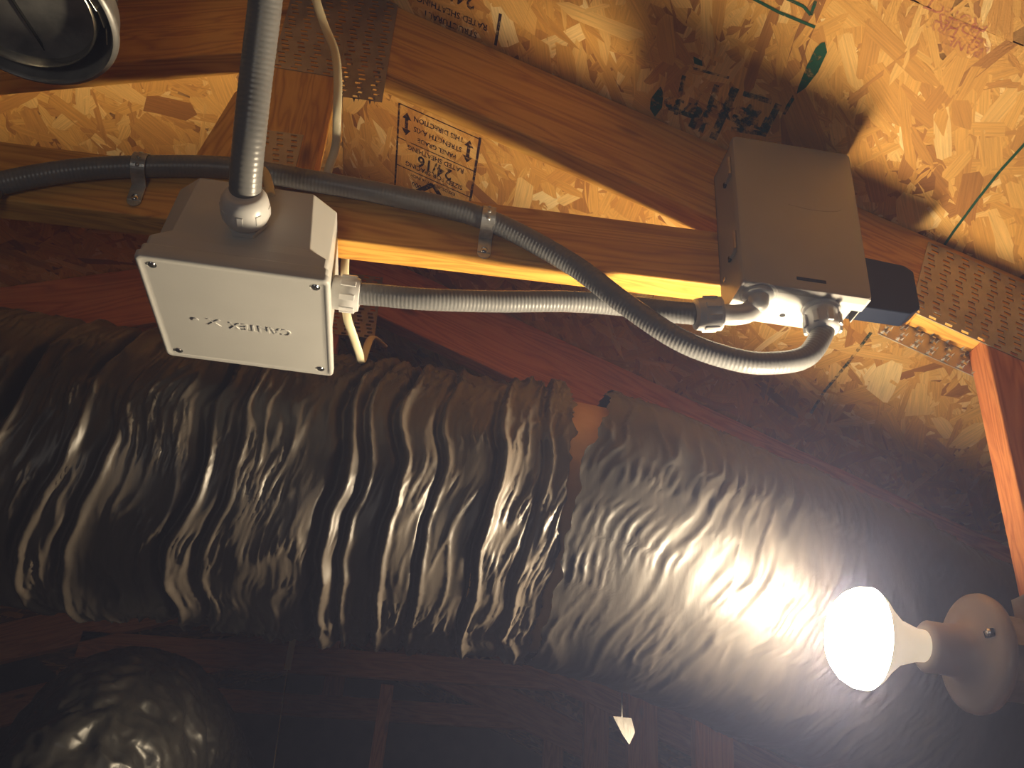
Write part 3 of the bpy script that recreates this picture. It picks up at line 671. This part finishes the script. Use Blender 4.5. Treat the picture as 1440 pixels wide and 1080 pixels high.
duct = empty('flexible_duct', 'large black film wrapped insulated duct crossing behind the truss', 'duct')
# theta: 0 faces the viewer, +90 is up
def end_left(th): return sg_ - .012 + .002 * math.sin(th) * 1.0 + .008 * fbm1(math.cos(th) * 3, math.sin(th) * 3, 2.2) + .006 * fbm1(math.cos(th) * 11, math.sin(th) * 11, 5.2)
def end_right(th): return sg_ - .004 + .038 * max(0, min(1, .5 + .9 * math.sin(th - .1))) + .004 * math.sin(th) + .010 * fbm1(math.cos(th) * 2.5, math.sin(th) * 2.5, 9.2) + .006 * fbm1(math.cos(th) * 10, math.sin(th) * 10, 1.2)
G = lambda x: s_of_x(x)
gath = [(G(-.53), .022, .008, .45), (G(-.44), .020, .007, .4), (G(-.385), .014, .006, .35), (G(-.265), .022, .006, .25), (G(-.225), .012, .005, .2), (G(-.10), .026, .007, .15), (G(-.065), .014, .004, .12), (G(-.025), .020, .005, .1), (G(.02), .010, .004, .12), (G(.095), .022, .005, .12), (G(.15), .010, .005, .12)]
mb = MB(); duct_surface(mb, path, .197, 620, 300, lambda th: (s_of_x(-1.0), end_left(th)), gath, amp=.0095, low=.0075, seed=1.7)
mb.build('duct_jacket', M_film, duct, smooth=True)
mb = MB(); duct_surface(mb, path, .203, 520, 280, lambda th: (end_right(th), s_of_x(1.45)), [(G(.33), .003, .005, .5), (G(.43), .003, .005, .4)], amp=.0055, seed=8.1, fine=1.3, low=.004)
mb.build('duct_jacket', M_filmr, duct, smooth=True)
mb = MB(); cpts = [p for p, s in zip(path, LS) if sg_ - .12 < s < sg_ + .16]; tube(mb, cpts, .182, 64, None, False); mb.build('duct_collar', M_tan, duct, smooth=True)
# second duct: elbow in the lower left
d2 = empty('flexible_duct', 'glossy black duct elbow in the dark lower left corner', 'duct')
ep = catmull([(-.47, 1.62, -1.2), (-.47, 1.62, -.3), (-.465, 1.63, .0), (-.45, 1.70, .16), (-.44, 1.87, .245), (-.44, 2.15, .25), (-.44, 3.2, .2)], .01)
def sleeve2():
    mb = MB(); n = 200; vs = []; fs = []; L = [0.0]
    for a, b in zip(ep, ep[1:]): L.append(L[-1] + (b - a).length)
    st = 3; import bisect
    S = np.arange(.5, L[-1] - .6, .0035)
    for s in S:
        i = min(bisect.bisect_right(L, s), len(ep) - 4); c = ep[i - 1].lerp(ep[i], (s - L[i - 1]) / max(1e-6, L[i] - L[i - 1])); T = (ep[min(i + 3, len(ep) - 1)] - ep[max(i - 4, 0)]).normalized()
        N = Vector((1, 0, 0)); N = (N - T * N.dot(T)).normalized(); B = T.cross(N)
        for k in range(n):
            th = 2 * math.pi * k / n; ct, sn = math.cos(th), math.sin(th)
            wp = .03 * fbm1(ct * 1.5, sn * 1.5, s * 3)
            d = .014 * (1 - abs(fbm1((s + wp) * 13, ct * .9, sn * .9, 3)) * 2.2) + .005 * (1 - abs(fbm1((s + wp) * 50, ct * 3, sn * 3, 2)) * 2)
            vs.append(c + (N * ct + B * sn) * (.145 + d))
    m_ = len(S)
    for i in range(m_ - 1):
        for k in range(n): fs.append((i * n + k, i * n + (k + 1) % n, (i + 1) * n + (k + 1) % n, (i + 1) * n + k))
    mb.add(vs, fs); return mb
sleeve2().build('duct_jacket', M_film2, d2, smooth=True)
# support strap of the far duct and a hanging ribbon
a = onY(404, 942, 2.70); b = onY(384, 1085, 2.70); b2 = a + (b - a) * 3
mb = MB(); mb.box(-.009, .009, -.001, .001, 0, (b2 - a).length, frame_to(b2 - a, a)); top = Vector((a.x, 2.70, .735))
mb.box(-.009, .009, -.001, .001, 0, (top - a).length, frame_to(top - a, a))
o = mb.build('hanging_strap', M_cable, None); tag(o, 'thin pale strap hanging in the dark below the large duct', 'strap')
fp = [onY(*p, 1.33) for p in ((862, 1007), (888, 1010), (893, 1030), (885, 1047), (876, 1034))]
mb = MB(); mb.add([*fp, *[v + Vector((0, .004, 0)) for v in fp]], [(0, 1, 2, 3, 4), (9, 8, 7, 6, 5)] + [(i, (i + 1) % 5, (i + 1) % 5 + 5, i + 5) for i in range(5)])
t0 = (fp[0] + fp[1]) / 2; mb.box(-.0012, .0012, -.0005, .0005, -.004, .345 - t0.z, Matrix.Translation(t0 + Vector((0, .002, 0))))
o = mb.build('torn_film_scrap', M_film, None); tag(o, 'small torn pale film scrap hanging below the large duct', 'scrap')

# ------------------------------------------------------------------ round metal vent pipe, upper left
vp = empty('vent_pipe', 'round dull metal vent pipe with open lower end at the upper left', 'vent pipe')
VC = Vector((-.478, .728, 0)); VT = deck_z(VC.x) + .02; zr = .800
mb = MB(); n = 64
mb.lathe([(.078, VT + .15), (.078, zr + .05), (.094, zr + .03), (.094, zr + .004), (.0965, zr), (.1005, zr + .002), (.1020, zr + .006), (.0990, zr + .012), (.0960, zr + .030), (.081, zr + .05), (.081, VT + .15)], Matrix.Translation(VC), n, False)
mb.build('outer_pipe', M_vent, vp, smooth=True, autos=50)
VI = Vector((-.486, .722, 0))
mb = MB(); mb.lathe([(.083, zr + .026), (.083, zr + .008), (.0845, zr + .005), (.0865, zr + .007), (.0865, zr + .026)], Matrix.Translation(VI), n, False)
mb.build('inner_pipe', M_crimp, vp, smooth=True, autos=50)
mb = MB(); mb.lathe([(.083, zr + .018), (.070, zr + .020), (.066, zr + .0225), (.03, zr + .0235), (.001, zr + .0235)], Matrix.Translation(VI), n, False)
dm = mb.build('damper_disc', M_vent, vp, smooth=True, autos=50)
MB().box(-.0008, .0008, -.05, .03, zr + .0195, zr + .0228, Matrix.Translation(VI + Vector((.004, .045, 0))) @ Matrix.Rotation(-.25, 4, 'Z')).build('seam', M_dark, dm)
for k, a in enumerate((-.55, -.32, -.08, .18)):
    c = VC + Vector((math.cos(a), math.sin(a), 0)) * .088
    M = Matrix.Translation((c.x, c.y, zr + .012)) @ Matrix.Rotation(a, 4, 'Z') @ Matrix.Rotation(.5 - k * .2, 4, 'Y')
    MB().box(-.0006, .0006, -.011, .011, -.010, .030, M).build('crimped_tab', M_crimp, vp, bevel=.0003)
